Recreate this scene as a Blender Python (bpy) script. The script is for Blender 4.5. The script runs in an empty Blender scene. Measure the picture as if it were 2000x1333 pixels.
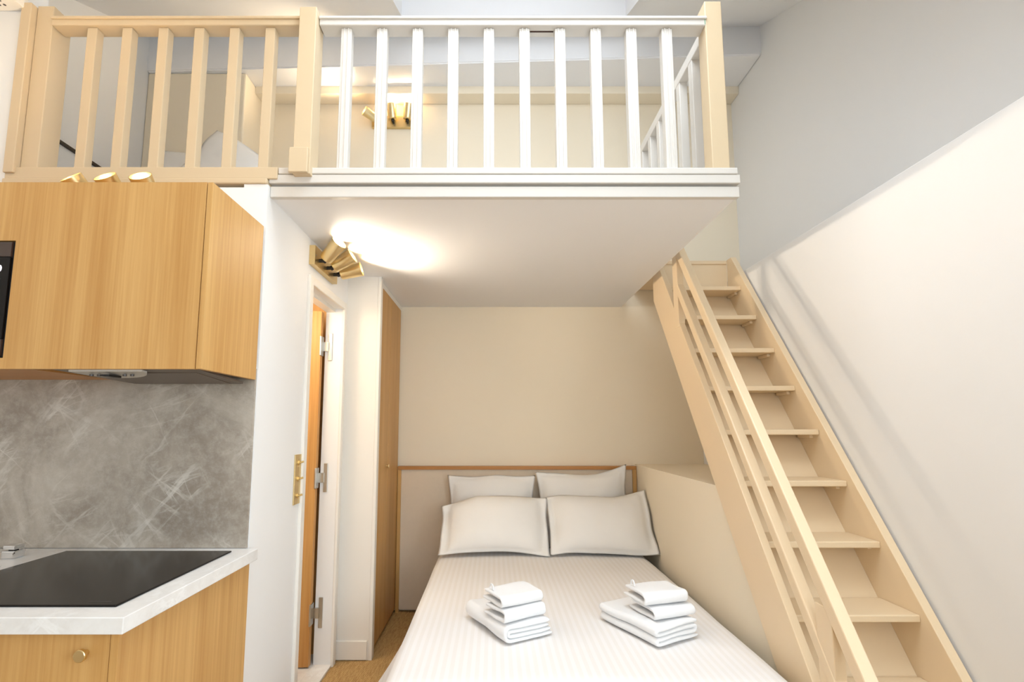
import bpy, bmesh, math, random
from mathutils import Vector, Matrix, noise
random.seed(7)
S = bpy.context.scene
COL = S.collection

# ------------------------------------------------------------------ camera, world, daylight, exposure
cd = bpy.data.cameras.new('camera'); cam = bpy.data.objects.new('camera', cd); COL.objects.link(cam)
cam.location = (0, 0, 1.37); cam.rotation_euler = (math.radians(90 + 6.436), 0, 0)
cd.sensor_width = 36; cd.lens = 17.532; cd.shift_x = 0.0175; cd.shift_y = 0.0292; cd.clip_start = 0.05
S.camera = cam
S.view_settings.view_transform = 'Standard'; S.view_settings.look = 'None'
S.view_settings.gamma = 1; S.view_settings.use_curve_mapping = False
S.view_settings.exposure = 0.67
w = bpy.data.worlds.new('sky'); S.world = w; w.use_nodes = True
w.node_tree.nodes['Background'].inputs[0].default_value = (0.80, 0.90, 1.0, 1)
w.node_tree.nodes['Background'].inputs[1].default_value = 1.0

def area(name, loc, rot, sx, sy, power, col):
    l = bpy.data.lights.new(name, 'AREA'); l.shape = 'RECTANGLE'; l.size = sx; l.size_y = sy
    l.energy = power; l.color = col
    o = bpy.data.objects.new(name, l); o.location = loc; o.rotation_euler = rot; COL.objects.link(o)
    return o
SLOPE = 0.5; CY0, CZ0 = 3.5, 4.40          # sloped ceiling: z = CZ0 + SLOPE*(y-CY0)
def ceil_z(y): return CZ0 + SLOPE * (y - CY0)
ang = math.atan(SLOPE)
# daylight falling through the skylight, plus fill lights at two added, unseen windows
SKZ = 4.40
sky = area('skylight_daylight', (0.14, 1.27, SKZ - 0.03), (0, 0, 0), 1.50, 1.30, 32, (0.84, 0.92, 1.0))
sky.data.spread = math.radians(175)          # the glass sits deep in its shaft
area('rear_fill_light', (0.5, -2.12, 1.75), (math.radians(90), 0, 0), 2.3, 1.5, 20, (0.76, 0.89, 1.0))  # added fill from behind the camera
area('side_fill_light', (1.78, -0.55, 1.55), (math.radians(90), 0, math.radians(90)), 1.5, 1.25, 32, (0.76, 0.89, 1.0))  # added fill from the right, out of view

# ------------------------------------------------------------------ helpers
def srgb(r, g, b):
    f = lambda c: c / 12.92 if c <= 0.04045 else ((c + 0.055) / 1.055) ** 2.4
    return (f(r / 255), f(g / 255), f(b / 255), 1)

def mat(name, col, rough=0.6, metal=0.0, bump=0.0, bscale=200, spec=0.5, var=0.0, vscale=3.0):
    m = bpy.data.materials.new(name); m.use_nodes = True
    n = m.node_tree.nodes; l = m.node_tree.links; b = n['Principled BSDF']
    b.inputs['Base Color'].default_value = col; b.inputs['Roughness'].default_value = rough
    b.inputs['Metallic'].default_value = metal; b.inputs['Specular IOR Level'].default_value = spec
    tc = n.new('ShaderNodeTexCoord')
    if var > 0:
        nz = n.new('ShaderNodeTexNoise'); nz.inputs['Scale'].default_value = vscale; nz.inputs['Detail'].default_value = 5
        l.new(tc.outputs['Object'], nz.inputs['Vector'])
        mx = n.new('ShaderNodeMix'); mx.data_type = 'RGBA'
        mx.inputs[6].default_value = tuple(c * (1 - var) for c in col[:3]) + (1,)
        mx.inputs[7].default_value = tuple(min(1, c * (1 + var)) for c in col[:3]) + (1,)
        l.new(nz.outputs['Fac'], mx.inputs[0]); l.new(mx.outputs[2], b.inputs['Base Color'])
    if bump > 0:
        nz2 = n.new('ShaderNodeTexNoise'); nz2.inputs['Scale'].default_value = bscale; nz2.inputs['Detail'].default_value = 3
        l.new(tc.outputs['Object'], nz2.inputs['Vector'])
        bp = n.new('ShaderNodeBump'); bp.inputs['Strength'].default_value = bump; bp.inputs['Distance'].default_value = 0.002
        l.new(nz2.outputs['Fac'], bp.inputs['Height']); l.new(bp.outputs[0], b.inputs['Normal'])
    return m

def wood(name, c0, c1, rough=0.42, axis='z', fine=90):
    m = bpy.data.materials.new(name); m.use_nodes = True
    n = m.node_tree.nodes; l = m.node_tree.links; b = n['Principled BSDF']
    b.inputs['Roughness'].default_value = rough; b.inputs['Specular IOR Level'].default_value = 0.35
    tc = n.new('ShaderNodeTexCoord'); mp = n.new('ShaderNodeMapping')
    mp.inputs['Scale'].default_value = {'z': (fine, fine, 1.6), 'x': (1.6, fine, fine), 'y': (fine, 1.6, fine)}[axis]
    l.new(tc.outputs['Object'], mp.inputs['Vector'])
    a = n.new('ShaderNodeTexNoise'); a.inputs['Scale'].default_value = 1.0; a.inputs['Detail'].default_value = 6; a.inputs['Roughness'].default_value = 0.65
    l.new(mp.outputs[0], a.inputs['Vector'])
    mp2 = n.new('ShaderNodeMapping')
    mp2.inputs['Scale'].default_value = {'z': (11, 11, 0.7), 'x': (0.7, 11, 11), 'y': (11, 0.7, 11)}[axis]
    l.new(tc.outputs['Object'], mp2.inputs['Vector'])
    a2 = n.new('ShaderNodeTexNoise'); a2.inputs['Scale'].default_value = 1.0; a2.inputs['Detail'].default_value = 3
    l.new(mp2.outputs[0], a2.inputs['Vector'])
    ad = n.new('ShaderNodeMath'); ad.operation = 'ADD'
    l.new(a.outputs['Fac'], ad.inputs[0]); l.new(a2.outputs['Fac'], ad.inputs[1])
    cr = n.new('ShaderNodeValToRGB'); cr.color_ramp.elements[0].position = 0.30; cr.color_ramp.elements[1].position = 0.70
    cr.color_ramp.elements[0].color = c0; cr.color_ramp.elements[1].color = c1
    hf = n.new('ShaderNodeMath'); hf.operation = 'MULTIPLY'; hf.inputs[1].default_value = 0.5
    l.new(ad.outputs[0], hf.inputs[0]); l.new(hf.outputs[0], cr.inputs[0]); l.new(cr.outputs[0], b.inputs['Base Color'])
    bp = n.new('ShaderNodeBump'); bp.inputs['Strength'].default_value = 0.15; bp.inputs['Distance'].default_value = 0.001
    l.new(a.outputs['Fac'], bp.inputs['Height']); l.new(bp.outputs[0], b.inputs['Normal'])
    return m

def stone(name, base, dark, vein, rough, vs=1.0):
    m = bpy.data.materials.new(name); m.use_nodes = True
    n = m.node_tree.nodes; l = m.node_tree.links; b = n['Principled BSDF']
    b.inputs['Roughness'].default_value = rough
    tc = n.new('ShaderNodeTexCoord')
    cl = n.new('ShaderNodeTexNoise'); cl.inputs['Scale'].default_value = 3.2 * vs; cl.inputs['Detail'].default_value = 9; cl.inputs['Roughness'].default_value = 0.62
    cl.inputs['Distortion'].default_value = 0.8
    l.new(tc.outputs['Object'], cl.inputs['Vector'])
    cr = n.new('ShaderNodeValToRGB'); cr.color_ramp.elements[0].position = 0.36; cr.color_ramp.elements[1].position = 0.66
    cr.color_ramp.elements[0].color = dark; cr.color_ramp.elements[1].color = base
    l.new(cl.outputs['Fac'], cr.inputs[0])
    col = cr.outputs[0]
    fine = n.new('ShaderNodeTexNoise'); fine.inputs['Scale'].default_value = 26 * vs; fine.inputs['Detail'].default_value = 8; fine.inputs['Roughness'].default_value = 0.75
    l.new(tc.outputs['Object'], fine.inputs['Vector'])
    fr = n.new('ShaderNodeMapRange'); fr.inputs[1].default_value = 0.45; fr.inputs[2].default_value = 0.75; fr.inputs[3].default_value = 0; fr.inputs[4].default_value = 0.45
    l.new(fine.outputs['Fac'], fr.inputs[0])
    mf = n.new('ShaderNodeMix'); mf.data_type = 'RGBA'; mf.inputs[7].default_value = vein; l.new(col, mf.inputs[6]); l.new(fr.outputs[0], mf.inputs[0]); col = mf.outputs[2]
    # straight broken veins crossing at several angles
    for ang_, sc, wd, amt, sd in ((0.85, 1.9, 0.020, 0.85, 0.0), (-0.60, 1.8, 0.018, 0.80, 7.3), (-1.10, 2.4, 0.016, 0.65, 3.1), (0.30, 3.0, 0.016, 0.60, 5.7)):
        mp = n.new('ShaderNodeMapping'); mp.inputs['Location'].default_value = (sd, sd * 2, sd)
        mp.inputs['Scale'].default_value = (0.5, 1, 3.0)
        rt = n.new('ShaderNodeMapping'); rt.inputs['Rotation'].default_value = (0, ang_, 0)
        l.new(tc.outputs['Object'], rt.inputs['Vector']); l.new(rt.outputs[0], mp.inputs['Vector'])
        v = n.new('ShaderNodeTexNoise'); v.inputs['Scale'].default_value = sc * vs; v.inputs['Detail'].default_value = 7; v.inputs['Roughness'].default_value = 0.55; v.inputs['Distortion'].default_value = 0.25
        l.new(mp.outputs[0], v.inputs['Vector'])
        sb = n.new('ShaderNodeMath'); sb.operation = 'SUBTRACT'; sb.inputs[1].default_value = 0.5; l.new(v.outputs['Fac'], sb.inputs[0])
        ab = n.new('ShaderNodeMath'); ab.operation = 'ABSOLUTE'; l.new(sb.outputs[0], ab.inputs[0])
        mr = n.new('ShaderNodeMapRange'); mr.inputs[1].default_value = 0.0; mr.inputs[2].default_value = wd; mr.inputs[3].default_value = 1; mr.inputs[4].default_value = 0
        l.new(ab.outputs[0], mr.inputs[0])
        br = n.new('ShaderNodeTexNoise'); br.inputs['Scale'].default_value = 5 * vs; br.inputs['Detail'].default_value = 5
        l.new(tc.outputs['Object'], br.inputs['Vector'])
        b2 = n.new('ShaderNodeMapRange'); b2.inputs[1].default_value = 0.48; b2.inputs[2].default_value = 0.68; b2.inputs[3].default_value = 0; b2.inputs[4].default_value = amt
        l.new(br.outputs['Fac'], b2.inputs[0])
        mu = n.new('ShaderNodeMath'); mu.operation = 'MULTIPLY'; l.new(mr.outputs[0], mu.inputs[0]); l.new(b2.outputs[0], mu.inputs[1])
        mx = n.new('ShaderNodeMix'); mx.data_type = 'RGBA'; mx.inputs[7].default_value = vein
        l.new(col, mx.inputs[6]); l.new(mu.outputs[0], mx.inputs[0]); col = mx.outputs[2]
    l.new(col, b.inputs['Base Color'])
    return m

def emis(name, col, st):
    m = bpy.data.materials.new(name); m.use_nodes = True; b = m.node_tree.nodes['Principled BSDF']
    b.inputs['Base Color'].default_value = (0.8, 0.8, 0.8, 1)
    b.inputs['Emission Color'].default_value = col; b.inputs['Emission Strength'].default_value = st
    return m

PAINT = srgb(241, 239, 236); CREAM = srgb(246, 233, 209)
M = {
 'wall': mat('wall_paint', PAINT, 0.75, bump=0.06, bscale=180, spec=0.25, var=0.012, vscale=2),
 'wall_cream': mat('cream_wall_paint', CREAM, 0.75, bump=0.06, bscale=180, spec=0.25, var=0.012, vscale=2),
 'ceil': mat('ceiling_paint', srgb(244, 243, 243), 0.85, bump=0.04, bscale=160, spec=0.2),
 'joinery': mat('cream_gloss_paint', srgb(240, 215, 178), 0.38, bump=0.05, bscale=90, spec=0.45),
 'railpaint': mat('cream_railing_paint', srgb(213, 191, 157), 0.38, bump=0.05, bscale=90, spec=0.45),
 'railpaint_lit': mat('skylit_railing_paint', srgb(218, 212, 203), 0.36, bump=0.05, bscale=90, spec=0.45),  # railing paint lightened: the skylight's brightening is put into the colour
 'white': mat('white_satin_paint', srgb(242, 236, 226), 0.4, spec=0.4),
 'oak': wood('oak_veneer', srgb(184, 132, 68), srgb(220, 176, 112)),
 'oak_x': wood('oak_edge', srgb(176, 118, 60), srgb(204, 148, 86), axis='x'),
 'oak_door': wood('oak_door_veneer', srgb(176, 118, 56), srgb(218, 168, 102)),
 'splash': stone('grey_brown_stone', srgb(188, 176, 160), srgb(146, 133, 118), srgb(214, 206, 194), 0.35),
 'counter': stone('pale_stone', srgb(238, 236, 232), srgb(226, 222, 217), srgb(244, 243, 240), 0.22, 1.6),
 'tile': stone('bathroom_stone', srgb(196, 188, 172), srgb(160, 152, 138), srgb(210, 204, 192), 0.3, 2.0),
 'brass': mat('brushed_brass', srgb(228, 206, 156), 0.30, 1.0, bump=0.03, bscale=300),
 'brass_plate': mat('satin_brass_plate', srgb(222, 198, 146), 0.36, 1.0),
 'steel': mat('hinge_steel', srgb(200, 196, 188), 0.3, 1.0),
 'chrome': mat('chrome', srgb(225, 225, 225), 0.08, 1.0),
 'hoodmetal': mat('grey_metal', srgb(128, 116, 106), 0.42, 0.6),
 'hoodpanel': mat('pale_grey_plastic', srgb(196, 190, 180), 0.4),
 'blackglass': mat('black_glass', srgb(20, 16, 14), 0.16, spec=0.2),
 'black': mat('dark_plastic', srgb(20, 16, 14), 0.45),
 'brownglass': mat('smoked_glass', srgb(62, 44, 36), 0.12, spec=0.6),
 'mark': mat('grey_print', srgb(74, 66, 60), 0.4),
 'linen': mat('linen_weave', srgb(230, 212, 188), 0.9, bump=0.4, bscale=260, spec=0.1, var=0.03, vscale=40),
 'cotton': mat('white_cotton', srgb(246, 242, 236), 0.85, bump=0.12, bscale=60, spec=0.15),
 'terry': mat('white_terry', srgb(244, 243, 242), 0.95, bump=0.6, bscale=350, spec=0.1),
 'darkrail': mat('dark_metal', srgb(70, 58, 46), 0.5, 0.3),
 'gap': mat('dark_gap', srgb(60, 34, 18), 0.8),
 'tape': mat('green_tape', srgb(120, 168, 130), 0.6),
 'bulb': emis('warm_bulb', (1.0, 0.84, 0.62, 1), 60.0),
 'lampoff': emis('bathroom_lamp', (1.0, 0.82, 0.6, 1), 12.0),
 'digit': emis('display_digit', (1.0, 0.86, 0.95, 1), 3.0),
}
# stripes woven into the bed linen, running from pillow to foot
def striped():
    m = mat('striped_satin_cotton', srgb(241, 236, 231), 0.7, spec=0.2)
    n = m.node_tree.nodes; l = m.node_tree.links; b = n['Principled BSDF']
    tc = n.new('ShaderNodeTexCoord'); wv = n.new('ShaderNodeTexWave'); wv.wave_type = 'BANDS'; wv.bands_direction = 'X'
    wv.inputs['Scale'].default_value = 10.5; wv.inputs['Distortion'].default_value = 0.0
    l.new(tc.outputs['Object'], wv.inputs['Vector'])
    cr = n.new('ShaderNodeValToRGB'); cr.color_ramp.elements[0].position = 0.42; cr.color_ramp.elements[1].position = 0.58
    cr.color_ramp.elements[0].color = srgb(239, 234, 229); cr.color_ramp.elements[1].color = srgb(243, 239, 236)
    l.new(wv.outputs['Fac'], cr.inputs[0]); l.new(cr.outputs[0], b.inputs['Base Color'])
    return m
M['stripe'] = striped()
def sisal():
    m = bpy.data.materials.new('sisal_weave'); m.use_nodes = True
    n = m.node_tree.nodes; l = m.node_tree.links; b = n['Principled BSDF']; b.inputs['Roughness'].default_value = 0.95
    b.inputs['Specular IOR Level'].default_value = 0.1
    tc = n.new('ShaderNodeTexCoord'); mp = n.new('ShaderNodeMapping'); mp.inputs['Rotation'].default_value = (0, 0, math.radians(38))
    l.new(tc.outputs['Object'], mp.inputs['Vector'])
    wv = n.new('ShaderNodeTexWave'); wv.inputs['Scale'].default_value = 34; wv.inputs['Distortion'].default_value = 2.5; wv.inputs['Detail'].default_value = 2
    wv.inputs['Detail Scale'].default_value = 3
    l.new(mp.outputs[0], wv.inputs['Vector'])
    mp2 = n.new('ShaderNodeMapping'); mp2.inputs['Scale'].default_value = (110, 14, 20)
    l.new(tc.outputs['Object'], mp2.inputs['Vector'])
    nz = n.new('ShaderNodeTexNoise'); nz.inputs['Scale'].default_value = 1; l.new(mp2.outputs[0], nz.inputs['Vector'])
    mu = n.new('ShaderNodeMath'); mu.operation = 'MULTIPLY'; l.new(wv.outputs['Fac'], mu.inputs[0]); l.new(nz.outputs['Fac'], mu.inputs[1])
    cr = n.new('ShaderNodeValToRGB'); cr.color_ramp.elements[0].position = 0.05; cr.color_ramp.elements[1].position = 0.5
    cr.color_ramp.elements[0].color = srgb(150, 112, 66); cr.color_ramp.elements[1].color = srgb(218, 184, 128)
    l.new(mu.outputs[0], cr.inputs[0]); l.new(cr.outputs[0], b.inputs['Base Color'])
    bp = n.new('ShaderNodeBump'); bp.inputs['Strength'].default_value = 0.7; bp.inputs['Distance'].default_value = 0.004
    l.new(mu.outputs[0], bp.inputs['Height']); l.new(bp.outputs[0], b.inputs['Normal'])
    return m
M['sisal'] = sisal()

def box(bm, x0, x1, y0, y1, z0, z1, bev=0.0, seg=2):
    r = bmesh.ops.create_cube(bm, size=1.0, matrix=Matrix.Translation(((x0 + x1) / 2, (y0 + y1) / 2, (z0 + z1) / 2)) @ Matrix.Diagonal((abs(x1 - x0), abs(y1 - y0), abs(z1 - z0), 1)))
    if bev:
        es = list({e for v in r['verts'] for e in v.link_edges})
        bmesh.ops.bevel(bm, geom=es, offset=bev, segments=seg, profile=0.5, affect='EDGES')
def prism(bm, pts, d, bev=0.0):
    """closed polygon of 3-D points swept along the vector d"""
    d = Vector(d); a = [bm.verts.new(p) for p in pts]; b = [bm.verts.new(Vector(p) + d) for p in pts]
    n = len(pts); fs = [bm.faces.new(a), bm.faces.new(b[::-1])]
    for i in range(n): fs.append(bm.faces.new((a[i], b[i], b[(i + 1) % n], a[(i + 1) % n])))
    bmesh.ops.recalc_face_normals(bm, faces=fs)
    if bev:
        es = list({e for f in fs for e in f.edges})
        bmesh.ops.bevel(bm, geom=es, offset=bev, segments=2, profile=0.5, affect='EDGES')
def tube(bm, p, q, r0, r1=None, seg=20, cap=True):
    p, q = Vector(p), Vector(q); r1 = r0 if r1 is None else r1
    d = q - p; m = Matrix.Translation((p + q) / 2) @ d.to_track_quat('Z', 'Y').to_matrix().to_4x4()
    bmesh.ops.create_cone(bm, cap_ends=cap, segments=seg, radius1=r0, radius2=r1, depth=d.length, matrix=m)
def lathe(bm, prof, p, d, seg=28):
    """profile of (radius, height) turned about the axis through p along d"""
    p = Vector(p); q = Vector(d).normalized().to_track_quat('Z', 'Y')
    rows = []
    for r, h in prof:
        rows.append([bm.verts.new(p + q @ Vector((r * math.cos(2 * math.pi * k / seg), r * math.sin(2 * math.pi * k / seg), h))) for k in range(seg)])
    for a, b in zip(rows, rows[1:]):
        for k in range(seg): bm.faces.new((a[k], a[(k + 1) % seg], b[(k + 1) % seg], b[k]))
def wloc(o):
    v = Vector((0, 0, 0))
    while o: v += o.location; o = o.parent
    return v
def obj(name, bm, m, parent=None, local=False, smooth=None, kind=None, label=None):
    """links the bmesh as one mesh object; geometry given in world space unless local"""
    if parent and not local: bmesh.ops.translate(bm, verts=bm.verts, vec=-wloc(parent))
    me = bpy.data.meshes.new(name); bm.to_mesh(me); bm.free()
    o = bpy.data.objects.new(name, me); me.materials.append(m); COL.objects.link(o)
    if smooth is not None:
        for p in me.polygons: p.use_smooth = True
        if smooth < 179: me.set_sharp_from_angle(angle=math.radians(smooth))
    if parent: o.parent = parent
    if kind: o['kind'] = kind
    if label: o['label'] = label
    return o
def B(*a, bev=0.0):
    bm = bmesh.new(); box(bm, *a, bev=bev); return bm
def Pz(pts, d, bev=0.0):
    bm = bmesh.new(); prism(bm, pts, d, bev); return bm
def struct(name, bm, m, parent=None, smooth=None): return obj(name, bm, m, parent, smooth=smooth, kind='structure')
def thing(name, label, cat, loc=(0, 0, 0), rot=(0, 0, 0), group=None):
    o = bpy.data.objects.new(name, None); o.empty_display_size = 0.1; COL.objects.link(o)
    o.location = loc; o.rotation_euler = rot; o['label'] = label; o['category'] = cat
    if group: o['group'] = group
    return o
def tag(o, label, cat, group=None):
    o['label'] = label; o['category'] = cat
    if group: o['group'] = group
    return o
def spot(name, loc, d, e, parent, size=115, blend=0.9, col=(1.0, 0.87, 0.71)):
    l = bpy.data.lights.new(name, 'SPOT'); l.energy = e; l.color = col; l.spot_size = math.radians(size); l.spot_blend = blend
    l.shadow_soft_size = 0.02
    o = bpy.data.objects.new(name, l); COL.objects.link(o)
    o.rotation_euler = (-Vector(d)).to_track_quat('Z', 'Y').to_euler(); o.location = loc
    if parent: o.parent = parent
    return o

# ------------------------------------------------------------------ room shell
XL, XR, XU = -2.72, 1.63, 2.0     # left wall, lower right wall lining, upper right wall
YB, YF = 3.93, -2.2               # back wall, wall behind the camera
XW = -0.94                        # face of the bathroom wall
ZL, ZD = 2.331, 2.44              # loft underside and deck
struct('floor', B(XL, XU, YF, YB, -0.1, 0.0), M['sisal'])
struct('wall_back', B(XL - 0.1, XU + 0.1, YB, YB + 0.12, -0.1, 4.9), M['wall_cream'])
struct('wall_left', B(XL - 0.12, XL, YF, YB, -0.1, 4.8), M['wall'])
bm = bmesh.new(); box(bm, XR, XU + 0.1, 0.25, YB, -0.1, 2.385, bev=0.004); box(bm, XR, XU + 0.1, YF, -1.35, -0.1, 2.385)
box(bm, XR, XU + 0.1, -1.35, 0.25, -0.1, 0.88); box(bm, XR, XU + 0.1, -1.35, 0.25, 2.22, 2.385)
struct('wall_right', bm, M['wall'])
bm = bmesh.new()
for a in ((-1.35, -1.29, 0.88, 2.22), (0.19, 0.25, 0.88, 2.22), (-1.29, 0.19, 0.88, 0.94), (-1.29, 0.19, 2.16, 2.22), (-0.58, -0.52, 0.94, 2.16)): box(bm, 1.85, 1.91, *a)
struct('added_side_window', bm, M['white'])  # unseen window added to the right wall to carry the side fill
struct('wall_right_upper', B(XU, XU + 0.12, YF, YB, 2.38, 4.9), M['wall'])
# wall behind the camera; its window opening is added for the fill light
wy = (YF - 0.12, YF)
bm = bmesh.new()
for a in ((XL, -0.7, *wy, 0, 2.9), (1.7, XU, *wy, 0, 2.9), (-0.7, 1.7, *wy, 0, 1.0), (-0.7, 1.7, *wy, 2.3, 2.9)): box(bm, *a)
struct('wall_front', bm, M['wall'])
added_win = bmesh.new()
for a in ((-0.7, 1.7, 1.0, 1.06), (-0.7, 1.7, 2.24, 2.3), (-0.7, -0.64, 1.0, 2.3), (1.64, 1.7, 1.0, 2.3), (0.47, 0.53, 1.0, 2.3)):
    box(added_win, a[0], a[1], YF - 0.1, YF - 0.04, a[2], a[3])
struct('added_rear_window', added_win, M['white'])
# sloped ceiling with the skylight well
SX0, SX1, SY0, SY1 = -0.66, 0.94, 0.55, 3.24
SYW = 1.98                        # the glazed part ends here, the rest of the recess is closed
bm = bmesh.new()
def cq(x0, x1, y0, y1):
    prism(bm, [(x0, y0, ceil_z(y0)), (x1, y0, ceil_z(y0)), (x1, y1, ceil_z(y1)), (x0, y1, ceil_z(y1))], (0, 0, 0.1))
cq(XL, SX0, 0.0, YB); cq(SX1, XU, 0.0, YB); cq(SX0, SX1, 0.0, SY0); cq(SX0, SX1, SY1, YB)
box(bm, XL, XU, YF - 0.12, 0.0, ceil_z(0), ceil_z(0) + 0.1)
struct('ceiling', bm, M['ceil'])
bm = bmesh.new(); t = 0.05
for x in (SX0 - t + 0.004, SX1 - 0.004):    # side walls of the shaft
    prism(bm, [(x, SY0 - t, ceil_z(SY0 - t)), (x, SY1 + t, ceil_z(SY1 + t)), (x, SY1 + t, SKZ + 0.02), (x, SY0 - t, SKZ + 0.02)], (t, 0, 0))
box(bm, SX0, SX1, SY0 - t, SY0 + 0.004, ceil_z(SY0 - t), SKZ + 0.02)
box(bm, SX0, SX1, SY1 - 0.004, SY1 + t, ceil_z(SY1 - 0.004) + 0.0005, SKZ + 0.02)
box(bm, SX0 - t, SX1 + t, SYW, SY1 + t, SKZ + 0.02, SKZ + 0.07)
struct('trim_1', bm, M['ceil'])
bm = bmesh.new()
for a in ((SX0 - t, SX0 + 0.05, SY0 - t, SYW + t), (SX1 - 0.05, SX1 + t, SY0 - t, SYW + t), (SX0, SX1, SY0 - t, SY0 + 0.05), (SX0, SX1, SYW - 0.05, SYW + t)):
    box(bm, *a, SKZ + 0.021, SKZ + 0.07)
struct('window_1', bm, M['white'])
# boxed beam across the back of the loft, slightly out of square; cove strip under it
zb = 4.14
bm = bmesh.new()
A = [(XL, 3.62), (XU, 3.44), (XU, YB), (XL, YB)]
lo = [bm.verts.new((x, y, zb)) for x, y in A]; hi = [bm.verts.new((x, y, ceil_z(y) + 0.02)) for x, y in A]
bm.faces.new(lo[::-1]); bm.faces.new(hi)
for i in range(4): bm.faces.new((lo[i], lo[(i + 1) % 4], hi[(i + 1) % 4], hi[i]))
bmesh.ops.recalc_face_normals(bm, faces=bm.faces)
bmesh.ops.bevel(bm, geom=[e for e in bm.edges if all(abs(v.co.z - zb) < 1e-4 for v in e.verts)], offset=0.008, segments=3, affect='EDGES')
struct('ceiling_beam', bm, M['ceil'])
struct('trim_2', B(-1.95, XU, 3.79, YB, 4.078, zb + 0.02, bev=0.004), M['wall_cream'])
# wall block at the loft's left end
struct('wall_loft_left', B(XL, -1.95, 3.635, YB, ZD, zb, bev=0.012), M['wall_cream'])
# kitchen wall, its piece rising beside the loft, bathroom wall with door opening
struct('wall_kitchen', B(XL, XW - 0.1, 1.975, 2.075, 0, ZL + 0.03), M['wall'])
struct('wall_kitchen_upper', B(XL, -2.045, 1.985, 2.085, ZL, ceil_z(1.985)), M['wall'])
DY0, DY1, DZ = 2.492, 3.035, 2.10
bm = bmesh.new()
box(bm, XW - 0.1, XW, 1.975, DY0, 0, ZL); box(bm, XW - 0.1, XW - 0.001, 1.975, 2.0195, ZL, 2.375); box(bm, XW - 0.1, XW, DY1, 3.14, 0, ZL); box(bm, XW - 0.1, XW, DY0, DY1, DZ, ZL)
struct('wall_bathroom', bm, M['wall'])
# bathroom behind: tiled walls and pale floor
struct('floor_bathroom', B(XL, XW - 0.02, 2.075, YB, 0.0, 0.012), M['counter'])
struct('wall_bathroom_back', B(XL, -1.31, 3.60, 3.66, 0, ZL), M['tile'])
struct('ceiling_bathroom', B(XL, XW - 0.1, 2.075, 3.155, 2.20, 2.22), M['ceil'])
# closet return with its skirting
struct('wall_closet', B(XW - 0.05, -0.742, 3.12, 3.16, 0, ZL), M['white'])
struct('trim_3', B(-0.742, -0.722, 3.114, 3.165, 0, ZL, bev=0.003), M['white'])
struct('baseboard_closet', B(XW, -0.752, 3.108, 3.12, 0.004, 0.112, bev=0.004), M['white'])
# loft slab, sill and fascia boards
struct('floor_loft', B(XL, 1.02, 2.02, YB, ZL, ZD), M['ceil'])
struct('trim_4', B(XW, 1.03, 1.995, 2.022, ZL - 0.002, 2.376, bev=0.003), M['railpaint_lit'])
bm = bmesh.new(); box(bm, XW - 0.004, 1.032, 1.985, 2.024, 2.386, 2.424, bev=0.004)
struct('trim_5', bm, M['railpaint_lit'])
struct('trim_6', B(-2.045, XW - 0.004, 1.968, 2.022, 2.376, 2.400, bev=0.005), M['railpaint'])

# low solid wall under the stairs, beside the bed
hx = 1.09
bm = bmesh.new()
prism(bm, [(hx, 3.93, 0), (hx, 3.93, 1.085), (hx, 2.46, 1.085), (hx, 1.674, 0.0)], (XR - hx, 0, 0))
struct('wall_stair_base', bm, M['wall_cream'])

# ------------------------------------------------------------------ doorway to the bathroom
dr = struct('door_1', B(-1.54, -1.05, 2.985, 3.022, 0.02, 2.075, bev=0.002), M['oak_door'])
for i, z in enumerate((1.86, 1.07, 0.30)):
    bm = bmesh.new(); box(bm, -1.018, -0.995, 3.028, 3.036, z - 0.085, z + 0.085, bev=0.002)
    box(bm, -1.05, -1.015, 3.018, 3.036, z - 0.028, z + 0.028); box(bm, -1.056, -1.045, 2.978, 3.03, z - 0.06, z + 0.06, bev=0.003)
    obj('hinge', bm, M['steel'], dr, label='steel door hinge')
bm = bmesh.new()
lathe(bm, [(0.0, 0.05), (0.012, 0.05), (0.013, 0.042), (0.008, 0.03), (0.008, 0.0)], (-1.49, 2.985, 0.23), (0, -1, 0), 16)
obj('door_stop', bm, M['brass'], dr, smooth=40)
bm = bmesh.new()
for a in ((DY0 - 0.042, DY0 + 0.004, 0, DZ + 0.04), (DY1 - 0.004, DY1 + 0.042, 0, DZ + 0.04)): box(bm, XW - 0.001, XW + 0.016, a[0], a[1], a[2], a[3], bev=0.004)
box(bm, XW - 0.001, XW + 0.0155, DY0, DY1, DZ - 0.004, DZ + 0.04, bev=0.004)
box(bm, XW - 0.10, XW - 0.045, DY0, DY1, DZ - 0.022, DZ)
struct('trim_8', bm, M['white'])
struct('trim_9', B(XW - 0.1, XW + 0.004, DY0, DY1, 0.0, 0.014, bev=0.002), M['counter'])
bl = thing('bathroom_lamp', 'round white ceiling lamp inside the bathroom beyond the door', 'lamp', (-1.6, 2.6, 2.18))
bm = bmesh.new(); lathe(bm, [(0.0, -0.02), (0.10, -0.02), (0.12, 0.0), (0.12, 0.02)], (0, 0, 0), (0, 0, 1)); obj('shade', bm, M['lampoff'], bl, local=True, smooth=40)
pl = bpy.data.lights.new('bathroom_light', 'POINT'); pl.energy = 7; pl.color = (1.0, 0.80, 0.56); pl.shadow_soft_size = 0.1
po = bpy.data.objects.new('bathroom_light', pl); po.location = (-1.35, 2.55, 2.05); COL.objects.link(po)

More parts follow.
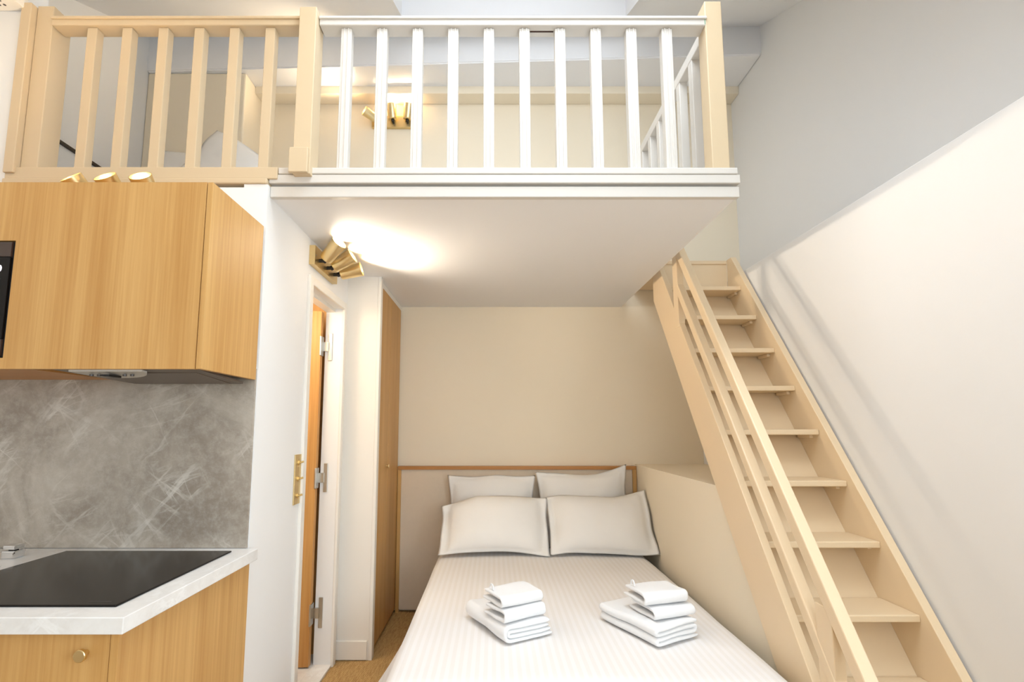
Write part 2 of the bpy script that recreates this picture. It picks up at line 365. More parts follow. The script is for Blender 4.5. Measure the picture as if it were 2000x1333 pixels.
# ------------------------------------------------------------------ brass switch plate
sw = thing('switch_plate', 'tall brass switch plate with three toggles beside the bathroom door', 'light switch', (XW, 2.423, 1.124))
bm = bmesh.new(); box(bm, XW, XW + 0.006, 2.378, 2.468, 1.007, 1.24, bev=0.0015); obj('plate', bm, M['brass_plate'], sw)
for z in (1.20, 1.124, 1.045):
    bm = bmesh.new(); tube(bm, (XW + 0.005, 2.423, z), (XW + 0.010, 2.423, z), 0.011); tube(bm, (XW + 0.009, 2.423, z), (XW + 0.028, 2.423, z + 0.006), 0.0035, 0.005)
    obj('toggle', bm, M['brass'], sw, smooth=40)

# ------------------------------------------------------------------ wardrobe in the closet
wd = thing('wardrobe', 'tall oak built-in wardrobe with two narrow doors beside the headboard', 'wardrobe', (-1.0, 3.5, 0))
bm = bmesh.new(); box(bm, -1.30, -0.76, 3.172, 3.925, 0.0, 2.325); obj('body', bm, M['oak'], wd)
for i, (a, b) in enumerate(((3.172, 3.51), (3.513, 3.878))):
    d = obj('door', B(-0.758, -0.738, a, b, 0.03, 2.29, bev=0.0015), M['oak'], wd)
    if i == 0:
        bm = bmesh.new(); lathe(bm, [(0.0, 0.022), (0.013, 0.022), (0.014, 0.018), (0.006, 0.012), (0.006, 0.0)], (-0.738, 3.455, 1.105), (1, 0, 0), 18)
        obj('knob', bm, M['brass'], d, smooth=40)
obj('filler_strip', B(-0.76, -0.742, 3.172, 3.926, 2.293, 2.329), M['white'], wd, label='white filler strip above the doors')

# ------------------------------------------------------------------ lamps
def lamp(label, loc, rotz, dirs, energy, cone=125, col=(1.0, 0.87, 0.71)):
    """brass plate lying against a wall (local -y is into the room) with three tilting tube heads"""
    r = thing('wall_lamp', label, 'lamp', loc, (0, 0, rotz), 'triple brass wall spotlights')
    bm = bmesh.new(); box(bm, -0.182, 0.182, -0.030, 0.0, -0.05, 0.05, bev=0.0015); obj('plate', bm, M['brass_plate'], r, local=True)
    for sx in (-0.170, 0.170):
        bm = bmesh.new(); tube(bm, (sx, -0.0295, 0.0), (sx, -0.0325, 0.0), 0.004, seg=10); obj('screw', bm, M['steel'], r, local=True)
    for k, d in enumerate(dirs):
        d = Vector(d).normalized(); x = -0.118 + 0.118 * k
        piv = Vector((x, -0.056, -0.012)); base = piv + d * 0.012
        bm = bmesh.new()
        lathe(bm, [(0.0, 0.0), (0.028, 0.0), (0.033, 0.003), (0.0345, 0.009), (0.040, 0.122), (0.0375, 0.122), (0.030, 0.03), (0.0, 0.03)], base, d)
        h = obj('head', bm, M['brass'], r, local=True, smooth=35)
        bm = bmesh.new(); tube(bm, (x, -0.02, -0.012), piv, 0.010, 0.010); tube(bm, piv - d * 0.006, base + d * 0.002, 0.013); obj('bracket', bm, M['black'], h, local=True, smooth=40)
        bm = bmesh.new(); lathe(bm, [(0.0, 0.098), (0.018, 0.096), (0.032, 0.084), (0.032, 0.06), (0.012, 0.031)], base, d); obj('bulb', bm, M['bulb'], h, local=True, smooth=180)
        spot('spot_light', base + d * 0.118, d, energy, r, cone, col=col)
    return r
lamp('triple brass spotlight on the white wall under the loft, above the bathroom door', (XW, 2.635, 2.243), math.radians(90),
     [(-0.42, -0.72, 0.62), (-0.10, -0.85, 0.48), (0.05, -0.96, 0.26)], 17, 118)
lamp('triple brass spotlight on the loft back wall, seen between the skylit balusters', (-0.838, YB, 3.905), 0,
     [(-0.74, -0.58, 0.30), (-0.10, -0.14, 0.97), (0.10, -0.14, 0.97)], 15, 95, (1.0, 0.78, 0.52))
lamp('triple brass spotlight behind the oak kitchen cabinet, only its glowing rims showing', (-1.478, 1.975, 2.252), 0,
     [(-0.28, -0.68, 0.66), (-0.14, -0.72, 0.66), (0.0, -0.72, 0.66)], 11, 140, (1.0, 0.78, 0.52))

# ------------------------------------------------------------------ kitchen
struct_y = 1.975
bs = obj('backsplash', B(-2.70, XW - 0.004, 1.962, 1.974, 0.912, 1.60), M['splash']); tag(bs, 'grey veined stone splashback behind the black hob', 'splashback')
uc = thing('wall_cabinet', 'oak wall cabinet with flat front hung above the hob', 'cabinet', (-1.7, 1.96, 1.556))
UX0, UX1, UY, UZ0, UZ1 = -2.6, -0.942, 1.612, 1.556, 2.187
bm = bmesh.new(); box(bm, UX1 - 0.018, UX1, 1.592, 1.962, UZ0, UZ1, bev=0.001); obj('side_panel', bm, M['oak'], uc)
bm = bmesh.new(); box(bm, UX0, UX1 - 0.018, UY, 1.962, UZ1 - 0.018, UZ1); obj('top_panel', bm, M['oak'], uc)
bm = bmesh.new(); box(bm, UX0, -1.50, UY, 1.962, UZ0 + 0.0, UZ0 + 0.018); obj('bottom_panel', bm, M['oak_x'], uc)
bm = bmesh.new(); box(bm, UX0, UX1 - 0.018, 1.944, 1.962, UZ0 + 0.02, UZ1 - 0.018); obj('back_panel', bm, M['oak'], uc)
bm = bmesh.new()
MX0, MX1, MZ0, MZ1 = -2.17, -1.583, 1.592, 1.984
ox = [UX0, UX1 - 0.021]
fy0, fy1 = 1.592, 1.611
box(bm, MX1, ox[1], fy0, fy1, UZ0, UZ1)
box(bm, MX0, MX1, fy0, fy1, MZ1, UZ1); box(bm, MX0, MX1, fy0, fy1, UZ0, MZ0); box(bm, ox[0], MX0, fy0, fy1, UZ0, UZ1)
bmesh.ops.remove_doubles(bm, verts=bm.verts, dist=1e-5)
obj('front_panel', bm, M['oak'], uc)
mw = thing('microwave', 'black built-in microwave in the oak wall cabinet', 'microwave', (-1.88, 1.75, MZ0))
obj('casing', B(MX0 + 0.004, MX1 - 0.004, 1.596, 1.90, MZ0 + 0.003, MZ1 - 0.003, bev=0.002), M['black'], mw)
obj('door', B(MX0 + 0.006, MX1 - 0.12, 1.588, 1.596, MZ0 + 0.01, MZ1 - 0.01, bev=0.001), M['blackglass'], mw)
obj('control_panel', B(MX1 - 0.118, MX1 - 0.008, 1.588, 1.596, MZ0 + 0.062, MZ1 - 0.058, bev=0.001), M['blackglass'], mw)
obj('trim_strip', B(MX1 - 0.118, MX1 - 0.008, 1.588, 1.596, MZ1 - 0.056, MZ1 - 0.006, bev=0.001), M['brownglass'], mw, label='brown smoked strip above the controls')
obj('trim_strip', B(MX1 - 0.118, MX1 - 0.008, 1.588, 1.596, MZ0 + 0.006, MZ0 + 0.060, bev=0.001), M['brownglass'], mw)
tc = bpy.data.curves.new('clock_digit', 'FONT'); tc.body = '0'; tc.size = 0.030; tc.extrude = 0.0004; tc.align_x = 'CENTER'
tmp = bpy.data.objects.new('tmp', tc); dm = bpy.data.meshes.new_from_object(tmp); bpy.data.objects.remove(tmp); bpy.data.curves.remove(tc)
to = bpy.data.objects.new('clock_digit', dm); COL.objects.link(to); dm.materials.clear(); dm.materials.append(M['digit'])
to.rotation_euler = (math.radians(90), 0, 0); to.parent = mw; to.location = Vector((-1.622, 1.5872, 1.878)) - wloc(mw)
for z in (1.852, 1.83, 1.807):
    obj('button_mark', B(-1.66, -1.616, 1.5870, 1.5882, z, z + 0.002), M['mark'], mw)
# extractor hood under the cabinet
hd = thing('extractor_hood', 'grey metal extractor hood under the oak wall cabinet', 'cooker hood', (-1.2, 1.78, 1.54))
bm = bmesh.new(); prism(bm, [(-1.49, 1.64, 1.575), (-0.965, 1.64, 1.575), (-0.965, 1.95, 1.575), (-1.49, 1.95, 1.575)], (0, 0, -0.006))
prism(bm, [(-1.47, 1.63, 1.569), (-0.98, 1.63, 1.569), (-0.98, 1.94, 1.546), (-1.40, 1.94, 1.546)], (0, 0, -0.008)); obj('housing', bm, M['hoodmetal'], hd)
bm = bmesh.new(); prism(bm, [(-1.38, 1.70, 1.558), (-1.02, 1.70, 1.558), (-1.02, 1.92, 1.541), (-1.36, 1.92, 1.541)], (0, 0, -0.004)); obj('filter', bm, M['hoodmetal'], hd)
bm = bmesh.new()
pts = []
for k in range(17):
    a = math.pi * k / 16
    pts.append((-1.265 + 0.115 * math.cos(a) * (1 if abs(math.cos(a)) < 0.95 else 1.04), 1.612 + 0.085 * math.sin(a) ** 0.7, 1.556 - 0.013 * math.sin(a)))
prism(bm, pts, (0, 0, -0.006)); cp = obj('control_panel', bm, M['hoodpanel'], hd, label='pale grey control panel')
obj('display', B(-1.283, -1.258, 1.62, 1.675, 1.535, 1.5415), M['black'], cp)
for x in (-1.335, -1.31, -1.225, -1.20):
    bm = bmesh.new(); tube(bm, (x, 1.645, 1.544), (x, 1.645, 1.5375), 0.006, seg=12); obj('button', bm, M['mark'], cp)
# base cabinet, worktop, hob
bc = thing('base_cabinet', 'oak base cabinet with brass knob under the pale worktop', 'cabinet', (-1.7, 1.6, 0))
obj('side_panel', B(-0.948, -0.928, 1.30, 1.962, 0.0, 0.869, bev=0.001), M['oak'], bc)
obj('body', B(-2.62, -0.949, 1.325, 1.962, 0.10, 0.868), M['oak'], bc)
obj('plinth', B(-2.62, -0.949, 1.36, 1.40, 0.0, 0.10), M['oak'], bc)
for i, (a, b) in enumerate(((-1.555, -0.951), (-2.16, -1.558))):
    d = obj('door', B(a, b, 1.303, 1.323, 0.105, 0.864, bev=0.0015), M['oak'], bc)
    bm = bmesh.new(); kx = b - 0.055 if i == 0 else a + 0.055
    lathe(bm, [(0.0, 0.026), (0.0135, 0.026), (0.0150, 0.0245), (0.0150, 0.017), (0.0135, 0.0155), (0.007, 0.012), (0.006, 0.0)], (kx, 1.303, 0.817), (0, -1, 0), 24)
    obj('knob', bm, M['brass'], d, smooth=40)
wt = obj('worktop', B(-2.70, -0.898, 1.268, 1.961, 0.871, 0.911, bev=0.002), M['counter']); tag(wt, 'pale stone worktop carrying the hob', 'worktop')
hb = thing('hob', 'black glass induction hob set in the pale worktop', 'hob', (-1.28, 1.62, 0.911))
obj('glass', B(-1.578, -0.968, 1.337, 1.903, 0.9112, 0.9165, bev=0.0015), M['blackglass'], hb)
obj('slider_mark', B(-1.06, -1.0, 1.362, 1.3635, 0.9164, 0.9168), M['mark'], hb)
fc = thing('mixer_tap', 'small square chrome tap base on the worktop by the stone splashback', 'tap', (-1.71, 1.83, 0.911))
obj('base', B(-1.725, -1.680, 1.805, 1.85, 0.911, 0.938, bev=0.004), M['chrome'], fc)
obj('neck', B(-1.712, -1.693, 1.818, 1.837, 0.936, 0.943), M['black'], fc)
obj('lever', B(-1.723, -1.682, 1.807, 1.848, 0.941, 0.956, bev=0.003), M['chrome'], fc)
bm = bmesh.new(); lathe(bm, [(0.0, 0.0), (0.028, 0.0), (0.030, 0.003), (0.024, 0.006), (0.0, 0.004)], (-1.66, 1.70, 0.911), (0, 0, 1)); dp = obj('sink_overflow_cap', bm, M['counter'], smooth=40)
tag(dp, 'small pale round cap lying on the worktop beside the hob', 'cap')

# ------------------------------------------------------------------ headboard and bed
hbd = thing('headboard', 'wide linen headboard in a slim oak frame behind the pillows', 'headboard', (0.165, 3.9, 0))
HX0, HX1 = -0.736, 1.088
obj('fabric_panel', B(HX0 + 0.02, HX1 - 0.02, 3.888, 3.925, 0.02, 1.05), M['linen'], hbd)
obj('top_rail', B(HX0, HX1, 3.872, 3.927, 1.046, 1.072, bev=0.002), M['oak_x'], hbd)
for a in ((HX0, HX0 + 0.026), (HX1 - 0.03, HX1)): obj('stile', B(a[0], a[1], 3.872, 3.927, 0.0, 1.0455, bev=0.002), M['oak'], hbd)
bed = thing('bed', 'double bed mostly hidden under the white duvet', 'bed', (0.32, 2.75, 0))
obj('base', B(-0.33, 1.0, 1.80, 3.86, 0.05, 0.26, bev=0.01), M['linen'], bed)
obj('mattress', B(-0.34, 1.02, 1.78, 3.865, 0.26, 0.488, bev=0.04), M['cotton'], bed)
for x in (-0.26, 0.94):
    for y in (1.9, 3.7): obj('leg', B(x - 0.03, x + 0.03, y - 0.03, y + 0.03, 0.0, 0.05), M['black'], bed)
# duvet: a sheet draped over the mattress, hanging to the left and over the foot
bm = bmesh.new(); NU, NV = 70, 90
def drape(y):   # how far the hem flares out at this distance along the bed
    return 0.055 + 0.155 * math.exp(-((y - 2.42) / 0.45) ** 2) + 0.02 * math.sin(y * 9.0) + 0.008 * math.sin(y * 23)
rows = []
for j in range(NV + 1):
    y = 1.70 + (3.62 - 1.70) * j / NV; row = []
    for i in range(NU + 1):
        s = i / NU
        if s < 0.30:                      # hanging side
            q = 1 - s / 0.30; zz = 0.46 - q * 0.34; x = -0.385 - drape(y) * q ** 1.25
        elif s < 0.38:                    # rounded edge
            a = (s - 0.30) / 0.08 * math.pi / 2; x = -0.385 + 0.055 * (1 - math.cos(a)); zz = 0.46 + 0.055 * math.sin(a)
        else:
            q = (s - 0.38) / 0.62; x = -0.33 + q * (1.045 + 0.33); zz = 0.515
            zz -= 0.05 * max(0, (q - 0.94) / 0.06) ** 2
        if s >= 0.30:
            zz += 0.006 * (noise.noise(Vector((x * 2.2, y * 2.0, 0))) + 0.5 * noise.noise(Vector((x * 6, y * 5, 3))))
            zz += 0.010 * math.sin(min(1, max(0, (s - .38) / .62)) * math.pi)
            f = max(0, (1.80 - y) / 0.10); zz -= 0.05 * f ** 2
        else: x += 0.006 * noise.noise(Vector((y * 4, zz * 5, 1)))
        row.append(bm.verts.new((x, y, zz)))
    rows.append(row)
foot = []                                  # foot end drops to the floor
for i in range(NU + 1):
    v = rows[0][i].co; foot.append(bm.verts.new((v.x, v.y - 0.03, max(0.12, v.z - 0.36) if v.z > 0.2 else v.z)))
rows.insert(0, foot)
for a, b in zip(rows, rows[1:]):
    for i in range(NU): bm.faces.new((a[i], a[i + 1], b[i + 1], b[i]))
dv = obj('duvet', bm, M['stripe'], smooth=180); tag(dv, 'white striped duvet spread over the bed, hanging to the carpet side', 'duvet')
sm = dv.modifiers.new('thickness', 'SOLIDIFY'); sm.thickness = 0.016; sm.offset = -1

def pillow(name, label, W, H, T, loc, tilt, yaw=0, roll=0, fl=0.05, flz=0.016, flap=None, seed=0, corner=0.10):
    """flanged pillow: W wide, H high, T thick; its foot rests at loc, leaning back by tilt"""
    bm = bmesh.new(); N = 44; V = {}
    wi, hi = W - 2 * fl, H - 2 * flz
    for side in (1, -1):
        for i in range(N + 1):
            for j in range(N + 1):
                u, v = -1 + 2 * i / N, -1 + 2 * j / N
                edge = (i in (0, N) or j in (0, N))
                if edge and side == -1: V[side, i, j] = V[1, i, j]; continue
                x = u * W / 2; z = v * H / 2
                x *= 1 - corner * 0.5 * (1 - v * v); z *= 1 - corner * 0.5 * (1 - u * u)   # sides drawn in between the corners
                a = min(1, abs(x) / (wi / 2)); b = min(1, abs(z) / (hi / 2))
                h = T / 2 * ((1 - a ** 2.6) ** 0.55) * ((1 - b ** 2.6) ** 0.55)
                n = noise.noise(Vector((x * 5 + seed, z * 5, seed))) * 0.012 + noise.noise(Vector((x * 13 + seed, z * 11, seed))) * 0.005
                wv = 0.010 * math.sin(z * 26 + seed * 2) * max(0, abs(u) - 0.75) * 4
                y = side * (0.003 + h + (n if h > 0.004 else 0)) + wv
                z += 0.010 * math.sin(u * 3 + seed) + 0.006 * noise.noise(Vector((u * 2 + seed, 4, 1)))
                if flap:
                    fu, fv, amt = flap
                    k = max(0, u * fu - 0.35) * max(0, v * fv - 0.2); z += amt * k
                V[side, i, j] = bm.verts.new((x, -y, z + H / 2))
    for side in (1, -1):
        for i in range(N):
            for j in range(N):
                f = [V[side, i, j], V[side, i + 1, j], V[side, i + 1, j + 1], V[side, i, j + 1]]
                if side == -1: f.reverse()
                bm.faces.new(f)
    bmesh.ops.transform(bm, verts=bm.verts, matrix=Matrix.Translation(loc) @ Matrix.Rotation(yaw, 4, 'Z') @ Matrix.Rotation(-tilt, 4, 'X') @ Matrix.Rotation(roll, 4, 'Y'))
    o = obj(name, bm, M['cotton'], smooth=180); tag(o, label, 'pillow', 'white bed pillows')
    return o
R = math.radians
pillow('pillow', 'upright white square pillow against the headboard, level top edge, nearer the wardrobe', 0.66, 0.52, 0.15, (-0.022, 3.735, 0.505), R(9), R(0), R(0.3), 0.045, 0.03, seed=1.3, corner=0.16)
pillow('pillow', 'upright white square pillow with its top corner raised, nearer the stairs', 0.69, 0.55, 0.15, (0.678, 3.735, 0.50), R(9), R(0), R(-2.5), 0.045, 0.03, seed=4.1, corner=0.16, flap=(1, 1, 0.05))
pillow('pillow', 'low white flanged pillow leaning in front, its flange sticking out towards the wardrobe', 0.74, 0.41, 0.20, (0.000, 3.385, 0.542), R(34), R(0), R(0.6), 0.055, seed=7.7, corner=0.06, flap=(-1, 1, -0.14))
pillow('pillow', 'low white flanged pillow leaning in front beside the stair wall', 0.72, 0.42, 0.20, (0.728, 3.385, 0.535), R(34), R(0), R(-0.6), 0.05, seed=2.9, corner=0.06, flap=(1, 1, 0.10))

# towels: folded terry ribbons; the folded profile lies in the u-z plane and is swept along v
def towel(name, label, origin, ang, U, V, n_in, t, seed=0, sag=0.0, loop=False, zig=False):
    bm = bmesh.new(); prof_all = []
    def ribbon(path, th):
        L = len(path); top = []; bot = []
        for k, p in enumerate(path):
            a = Vector(path[max(0, k - 1)]); b = Vector(path[min(L - 1, k + 1)]); d = (b - a).normalized(); nrm = Vector((-d.y, d.x))
            e = 1.0 if 1 < k < L - 2 else (0.55 if k in (0, L - 1) else 0.88)
            top.append(Vector(p) + nrm * th / 2 * e); bot.append(Vector(p) - nrm * th / 2 * e)
        return top + bot[::-1]
    def uturn(x, z0, z1, sgn, n=8):
        r = (z1 - z0) / 2
        return [(x + sgn * r * math.sin(math.pi * k / n), z0 + r - r * math.cos(math.pi * k / n)) for k in range(n + 1)]
    def line(x0, x1, z, n=12): return [(x0 + (x1 - x0) * k / n, z) for k in range(n + 1)]
    lay = 2 + n_in; z = [t * (0.5 + k) for k in range(lay)]
    R0 = (z[-1] - z[0]) / 2
    outer = line(U, R0, z[0])[:-1] + uturn(R0, z[0], z[-1], -1, 12) + line(R0, U - 0.012, z[-1])[1:]
    paths = [outer]
    if n_in >= 2:
        for q in range(n_in // 2):
            za, zc = z[1 + 2 * q], z[2 + 2 * q]; r = (zc - za) / 2; x0 = R0 * 0.55 + r
            paths.append(line(U - 0.006, x0, za)[:-1] + uturn(x0, za, zc, -1) + line(x0, U - 0.016, zc)[1:])
    if zig:                                # folded to and fro: two rolls show on the long side
        r = t / 2
        paths = [line(U, r + 0.004, z[0])[:-1] + uturn(r + 0.004, z[0], z[1], -1) + line(r, U - 0.03, z[1])[1:-1] + uturn(U - 0.03, z[1], z[2], 1)
                 + line(U - 0.03, r, z[2])[1:-1] + uturn(r, z[2], z[3], -1) + line(r, U - 0.012, z[3])[1:]]
    NV2 = 16
    for path in paths:
        pr = ribbon(path, t * 0.90); rings = []
        for j in range(NV2 + 1):
            vv = V * j / NV2; ring = []
            for p in pr:
                n1 = noise.noise(Vector((p.x * 9 + seed, vv * 8, p.y * 14 + seed))); n2 = noise.noise(Vector((p.x * 7 + seed, vv * 6, seed * 3)))
                en = 0.006 * noise.noise(Vector((p.x * 16, p.y * 40, seed + (0 if j == 0 else 5)))) if j in (0, NV2) else 0
                h = p.y / (lay * t)
                zz = p.y + (0.004 * n1 + 0.006 * n2 * h) * min(1, p.y / t) - sag * h * (abs(vv / V - 0.5) * 2) ** 2
                ring.append(bm.verts.new((p.x + 0.004 * n2 + 0.004 * n1, vv + en, max(0.0005, zz))))
            rings.append(ring)
        m = len(pr)
        for a, b in zip(rings, rings[1:]):
            for k in range(m): bm.faces.new((a[k], a[(k + 1) % m], b[(k + 1) % m], b[k]))
        h = m // 2
        for ring, rev in ((rings[0], False), (rings[-1], True)):
            for k in range(h - 1):
                f = [ring[k], ring[k + 1], ring[m - 2 - k], ring[m - 1 - k]]
                bm.faces.new(f[::-1] if rev else f)
    bmesh.ops.recalc_face_normals(bm, faces=bm.faces)
    r = thing(name, label, 'towel', origin, (0, 0, ang), 'folded white towels on the duvet')
    o = obj('cloth', bm, M['terry'], r, local=True, smooth=180)
    ss = o.modifiers.new('soft', 'SUBSURF'); ss.levels = 1; ss.render_levels = 1
    if loop:
        bm = bmesh.new(); zt = lay * t
        pts = [Vector((U * 0.62 + 0.014 * math.cos(a), V - 0.012 , zt + 0.004 + 0.020 * math.sin(a))) for a in [math.pi * k / 8 for k in range(9)]]
        for a, b in zip(pts, pts[1:]): tube(bm, a, b, 0.0035, seg=8)
        obj('hanging_loop', bm, M['terry'], r, local=True, smooth=60)
    return r
TZ = 0.529
# nearer-the-wardrobe pile: bath towel with its folds showing at the front, two hand towels on top
a0 = math.atan2(2.140 - 2.035, 0.250 - 0.055)
towel('bath_towel', 'large folded white towel at the bottom of the pile nearer the wardrobe', (0.045, 2.035, TZ), a0, 0.225, 0.36, 2, 0.0170, 1.0)
towel('hand_towel', 'small folded white towel in the middle of the pile nearer the wardrobe', (0.215, 2.155, TZ + 0.070), a0 + R(93), 0.165, 0.205, 1, 0.0165, 2.2)
towel('hand_towel', 'small folded white towel with a loop topping the pile nearer the wardrobe', (0.203, 2.165, TZ + 0.122), a0 + R(91), 0.16, 0.20, 1, 0.0155, 5.0, loop=True)
# pile nearer the stairs
a1 = math.atan2(2.120 - 2.012, 0.837 - 0.636)
towel('bath_towel', 'large folded white towel at the bottom of the pile nearer the stairs', (0.628, 2.010, TZ), a1, 0.235, 0.34, 2, 0.0185, 8.4, zig=True)
towel('hand_towel', 'small folded white towel in the middle of the pile nearer the stairs', (0.822, 2.140, TZ + 0.076), a1 + R(82), 0.17, 0.20, 1, 0.0150, 3.7)
towel('hand_towel', 'small folded white towel with a loop topping the pile nearer the stairs', (0.800, 2.145, TZ + 0.123), a1 + R(76), 0.17, 0.205, 1, 0.0165, 6.6, loop=True)

# ------------------------------------------------------------------ stairs
st = thing('staircase', 'steep cream painted wooden stairs against the right-hand wall', 'stairs', (1.35, 2.4, 0))
MS = 1.38
def zl(y, c): return MS * y + c
def slant(x0, x1, c0, c1, y0, y1, ztop=None, bev=0.0, plumb=True):
    """board running up the flight between the lines c0 (lower) and c1 (upper)"""
    bm = bmesh.new()
    pts = [(x0, (0 - c0) / MS, 0), (x0, y1, zl(y1, c0)), (x0, y1, min(zl(y1, c1), ztop) if ztop else zl(y1, c1))]
    if ztop and zl(y1, c1) > ztop: pts.append((x0, (ztop - c1) / MS, ztop))
    pts.append((x0, (0 - c1) / MS, 0))
    prism(bm, pts, (x1 - x0, 0, 0), bev); return bm
CU, CLO = -1.956, -2.324
SL0, SL1, SR0, SR1 = 1.075, 1.108, 1.582, 1.618
obj('stringer', slant(SL0, SL1, CLO, CU, 0, 3.29, 2.47, 0.003), M['joinery'], st)
obj('stringer', slant(SR0, SR1, CLO, CU, 0, 3.29, 2.50, 0.003), M['joinery'], st)
bm = slant(SL1 + 0.0005, SR0 - 0.0005, CLO, CLO + 0.035, 0, 3.29)
obj('soffit_board', bm, M['joinery'], st)
for i in range(-2, 9):
    y = 1.940 + 0.168 * i; z = 0.664 + 0.2275 * i
    yb = (z - (CLO + 0.045)) / MS if i < 8 else YB - 0.002
    obj('tread', B(SL1 + 0.0005, SR0 - 0.0005, y, yb, z - 0.014, z + 0.012, bev=0.004), M['joinery'], st)
for i in range(0, 8):                       # small batten under every tread along the wall stringer
    y = 1.940 + 0.168 * i; z = 0.664 + 0.2275 * i
    obj('batten', B(SR0 - 0.018, SR0 - 0.0005, y + 0.05, y + 0.15, z - 0.030, z - 0.0142, bev=0.002), M['joinery'], st)
obj('riser', B(SL1 + 0.0005, SR0 - 0.0005, 3.292, 3.31, 2.16, 2.47), M['joinery'], st)
def rail(name, c0, c1, y0, y1):
    bm = bmesh.new(); x0, x1 = 1.070, 1.112
    k = 0.5 * (c1 - c0) * MS / (1 + MS * MS)
    prism(bm, [(x0, y0, zl(y0, c0)), (x0, y1, zl(y1, c0)), (x0, y1 - k, zl(y1 - k, c1)), (x0, y0 - k, zl(y0 - k, c1))], (x1 - x0, 0, 0), 0.005)
    return obj(name, bm, M['joinery'], st)
rail('hand_rail', -1.556, -1.472, 1.50, 2.93)
rail('middle_rail', -1.795, -1.722, 1.66, 2.86)
obj('rail_post', B(1.072, 1.110, 2.845, 2.915, 1.95, 2.50, bev=0.003), M['joinery'], st)
obj('rail_post', B(1.072, 1.110, 1.665, 1.745, 0.36, 0.79, bev=0.003), M['joinery'], st)

# ------------------------------------------------------------------ loft railing
lr = thing('loft_railing', 'cream painted wooden balustrade along the loft edge', 'railing', (-0.5, 2.01, 2.424))
P = M['railpaint']
W_ = M['railpaint_lit']  # lighter copy of the same paint, for the parts under the skylight
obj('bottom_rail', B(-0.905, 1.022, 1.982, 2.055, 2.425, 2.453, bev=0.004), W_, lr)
obj('bottom_rail', B(-2.043, -0.906, 1.976, 2.050, 2.4005, 2.452, bev=0.003), P, lr)
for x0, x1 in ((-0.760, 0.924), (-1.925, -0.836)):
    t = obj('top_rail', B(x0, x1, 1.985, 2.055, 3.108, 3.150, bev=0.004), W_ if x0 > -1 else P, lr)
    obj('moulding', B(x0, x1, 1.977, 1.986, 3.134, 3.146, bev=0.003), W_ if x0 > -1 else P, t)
    if x0 > -1: obj('slot', B(0.158, 0.262, 2.018, 2.026, 3.1072, 3.1090), M['gap'], t, label='dark empty mortise slot')
def baluster(x, yc, w=0.046, d=0.040, turned=False):
    bm = bmesh.new()
    if turned: box(bm, x - d / 2, x + d / 2, yc - w / 2, yc + w / 2, 2.4535, 3.1075, bev=0.003)
    else: box(bm, x - w / 2, x + w / 2, yc - d / 2, yc + d / 2, 2.4535, 3.1075, bev=0.003)
    return bm
protoR = protoL = None
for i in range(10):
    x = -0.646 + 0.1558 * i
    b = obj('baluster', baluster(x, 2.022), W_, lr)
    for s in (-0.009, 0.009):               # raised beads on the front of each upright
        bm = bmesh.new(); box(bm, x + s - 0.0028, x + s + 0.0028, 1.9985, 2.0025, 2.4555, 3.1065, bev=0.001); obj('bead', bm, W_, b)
for x in (-1.756, -1.603, -1.445, -1.288, -1.134, -0.978):
    obj('baluster', baluster(x, 2.018, 0.043), P, lr)
# posts
obj('newel_post', B(0.918, 0.992, 1.985, 2.062, 2.432, 3.222, bev=0.004), P, lr)
mp_ = obj('newel_post', B(-0.835, -0.762, 1.955, 2.045, 2.412, 3.168, bev=0.003), P, lr)
obj('plinth_block', B(-0.846, -0.768, 1.940, 1.9549, 2.412, 2.520, bev=0.003), P, mp_)
obj('newel_post', B(-1.998, -1.926, 1.992, 2.085, 2.452, 3.205, bev=0.003), P, lr)
obj('half_post', B(-2.043, -2.000, 1.965, 2.070, 2.424, 3.198, bev=0.003), P, lr)
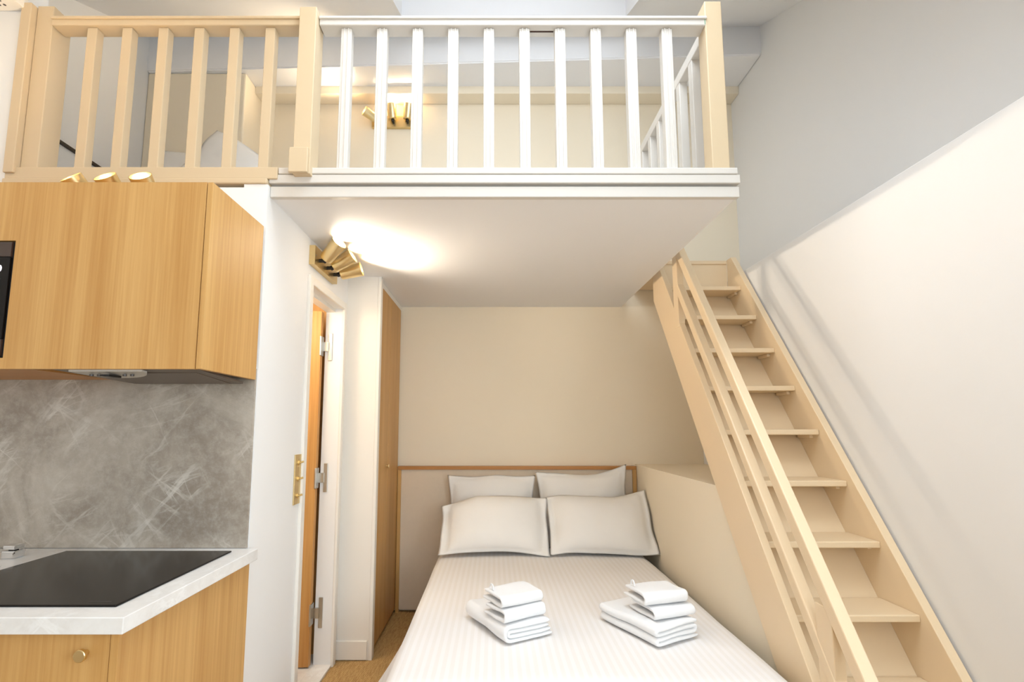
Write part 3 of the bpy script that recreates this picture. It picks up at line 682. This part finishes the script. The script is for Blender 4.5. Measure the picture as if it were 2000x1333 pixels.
# return along the stair side
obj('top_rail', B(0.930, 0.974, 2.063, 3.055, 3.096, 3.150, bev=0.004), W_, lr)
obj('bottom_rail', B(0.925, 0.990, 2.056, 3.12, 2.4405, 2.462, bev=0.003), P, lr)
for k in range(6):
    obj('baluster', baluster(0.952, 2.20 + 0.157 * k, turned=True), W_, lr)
obj('newel_post', B(0.922, 0.985, 3.056, 3.116, 2.4405, 3.19, bev=0.003), P, lr)
obj('tape_scrap', B(0.9155, 0.9178, 1.983, 1.990, 3.112, 3.140), M['tape'], lr, label='scrap of green tape at the rail joint')

# ------------------------------------------------------------------ loft furnishings at the left end
lm = obj('loft_mattress', B(-2.66, -1.10, 2.65, 3.62, ZD, 2.80, bev=0.04), M['cotton']); tag(lm, 'white mattress lying on the loft deck behind the left railing', 'mattress')
lb = obj('wall_rail', B(XL, XL + 0.022, 2.60, 3.40, 3.132, 3.148), M['darkrail']); tag(lb, 'thin dark rail fixed level on the loft end wall', 'rail')
def cushion(name, label, W, H, T, loc, rot, seed):
    o = pillow(name, label, W, H, T, (0, 0, 0), 0, 0, 0, 0.02, seed=seed, corner=0.06)
    o.rotation_euler = rot; o.location = loc; o['group'] = 'pillows on the loft'
    return o
cushion('cushion', 'cream cushion standing on the loft mattress behind a baluster', 0.44, 0.62, 0.13, (-2.27, 3.44, 2.81), (R(-8), 0, R(0)), 11.0)
cushion('pillow', 'white pillow slumped against the cream cushion on the loft', 0.46, 0.46, 0.12, (-1.98, 3.22, 2.95), (R(-10), R(30), R(0)), 15.0)
# perforated vent box under the ceiling, far left
vb = thing('vent_box', 'white perforated ventilation box high on the left wall', 'vent', (-2.4, 1.8, 3.17))
obj('casing', B(-2.71, -2.032, 1.55, 1.984, 3.172, 3.36, bev=0.004), M['white'], vb)
bm = bmesh.new()
for i in range(18):
    for j in range(12):
        x = -2.10 - i * 0.022; y = 1.95 - j * 0.022
        bmesh.ops.create_circle(bm, cap_ends=True, segments=8, radius=0.006, matrix=Matrix.Translation((x, y, 3.1715)))
obj('perforations', bm, M['mark'], vb, kind='stuff')
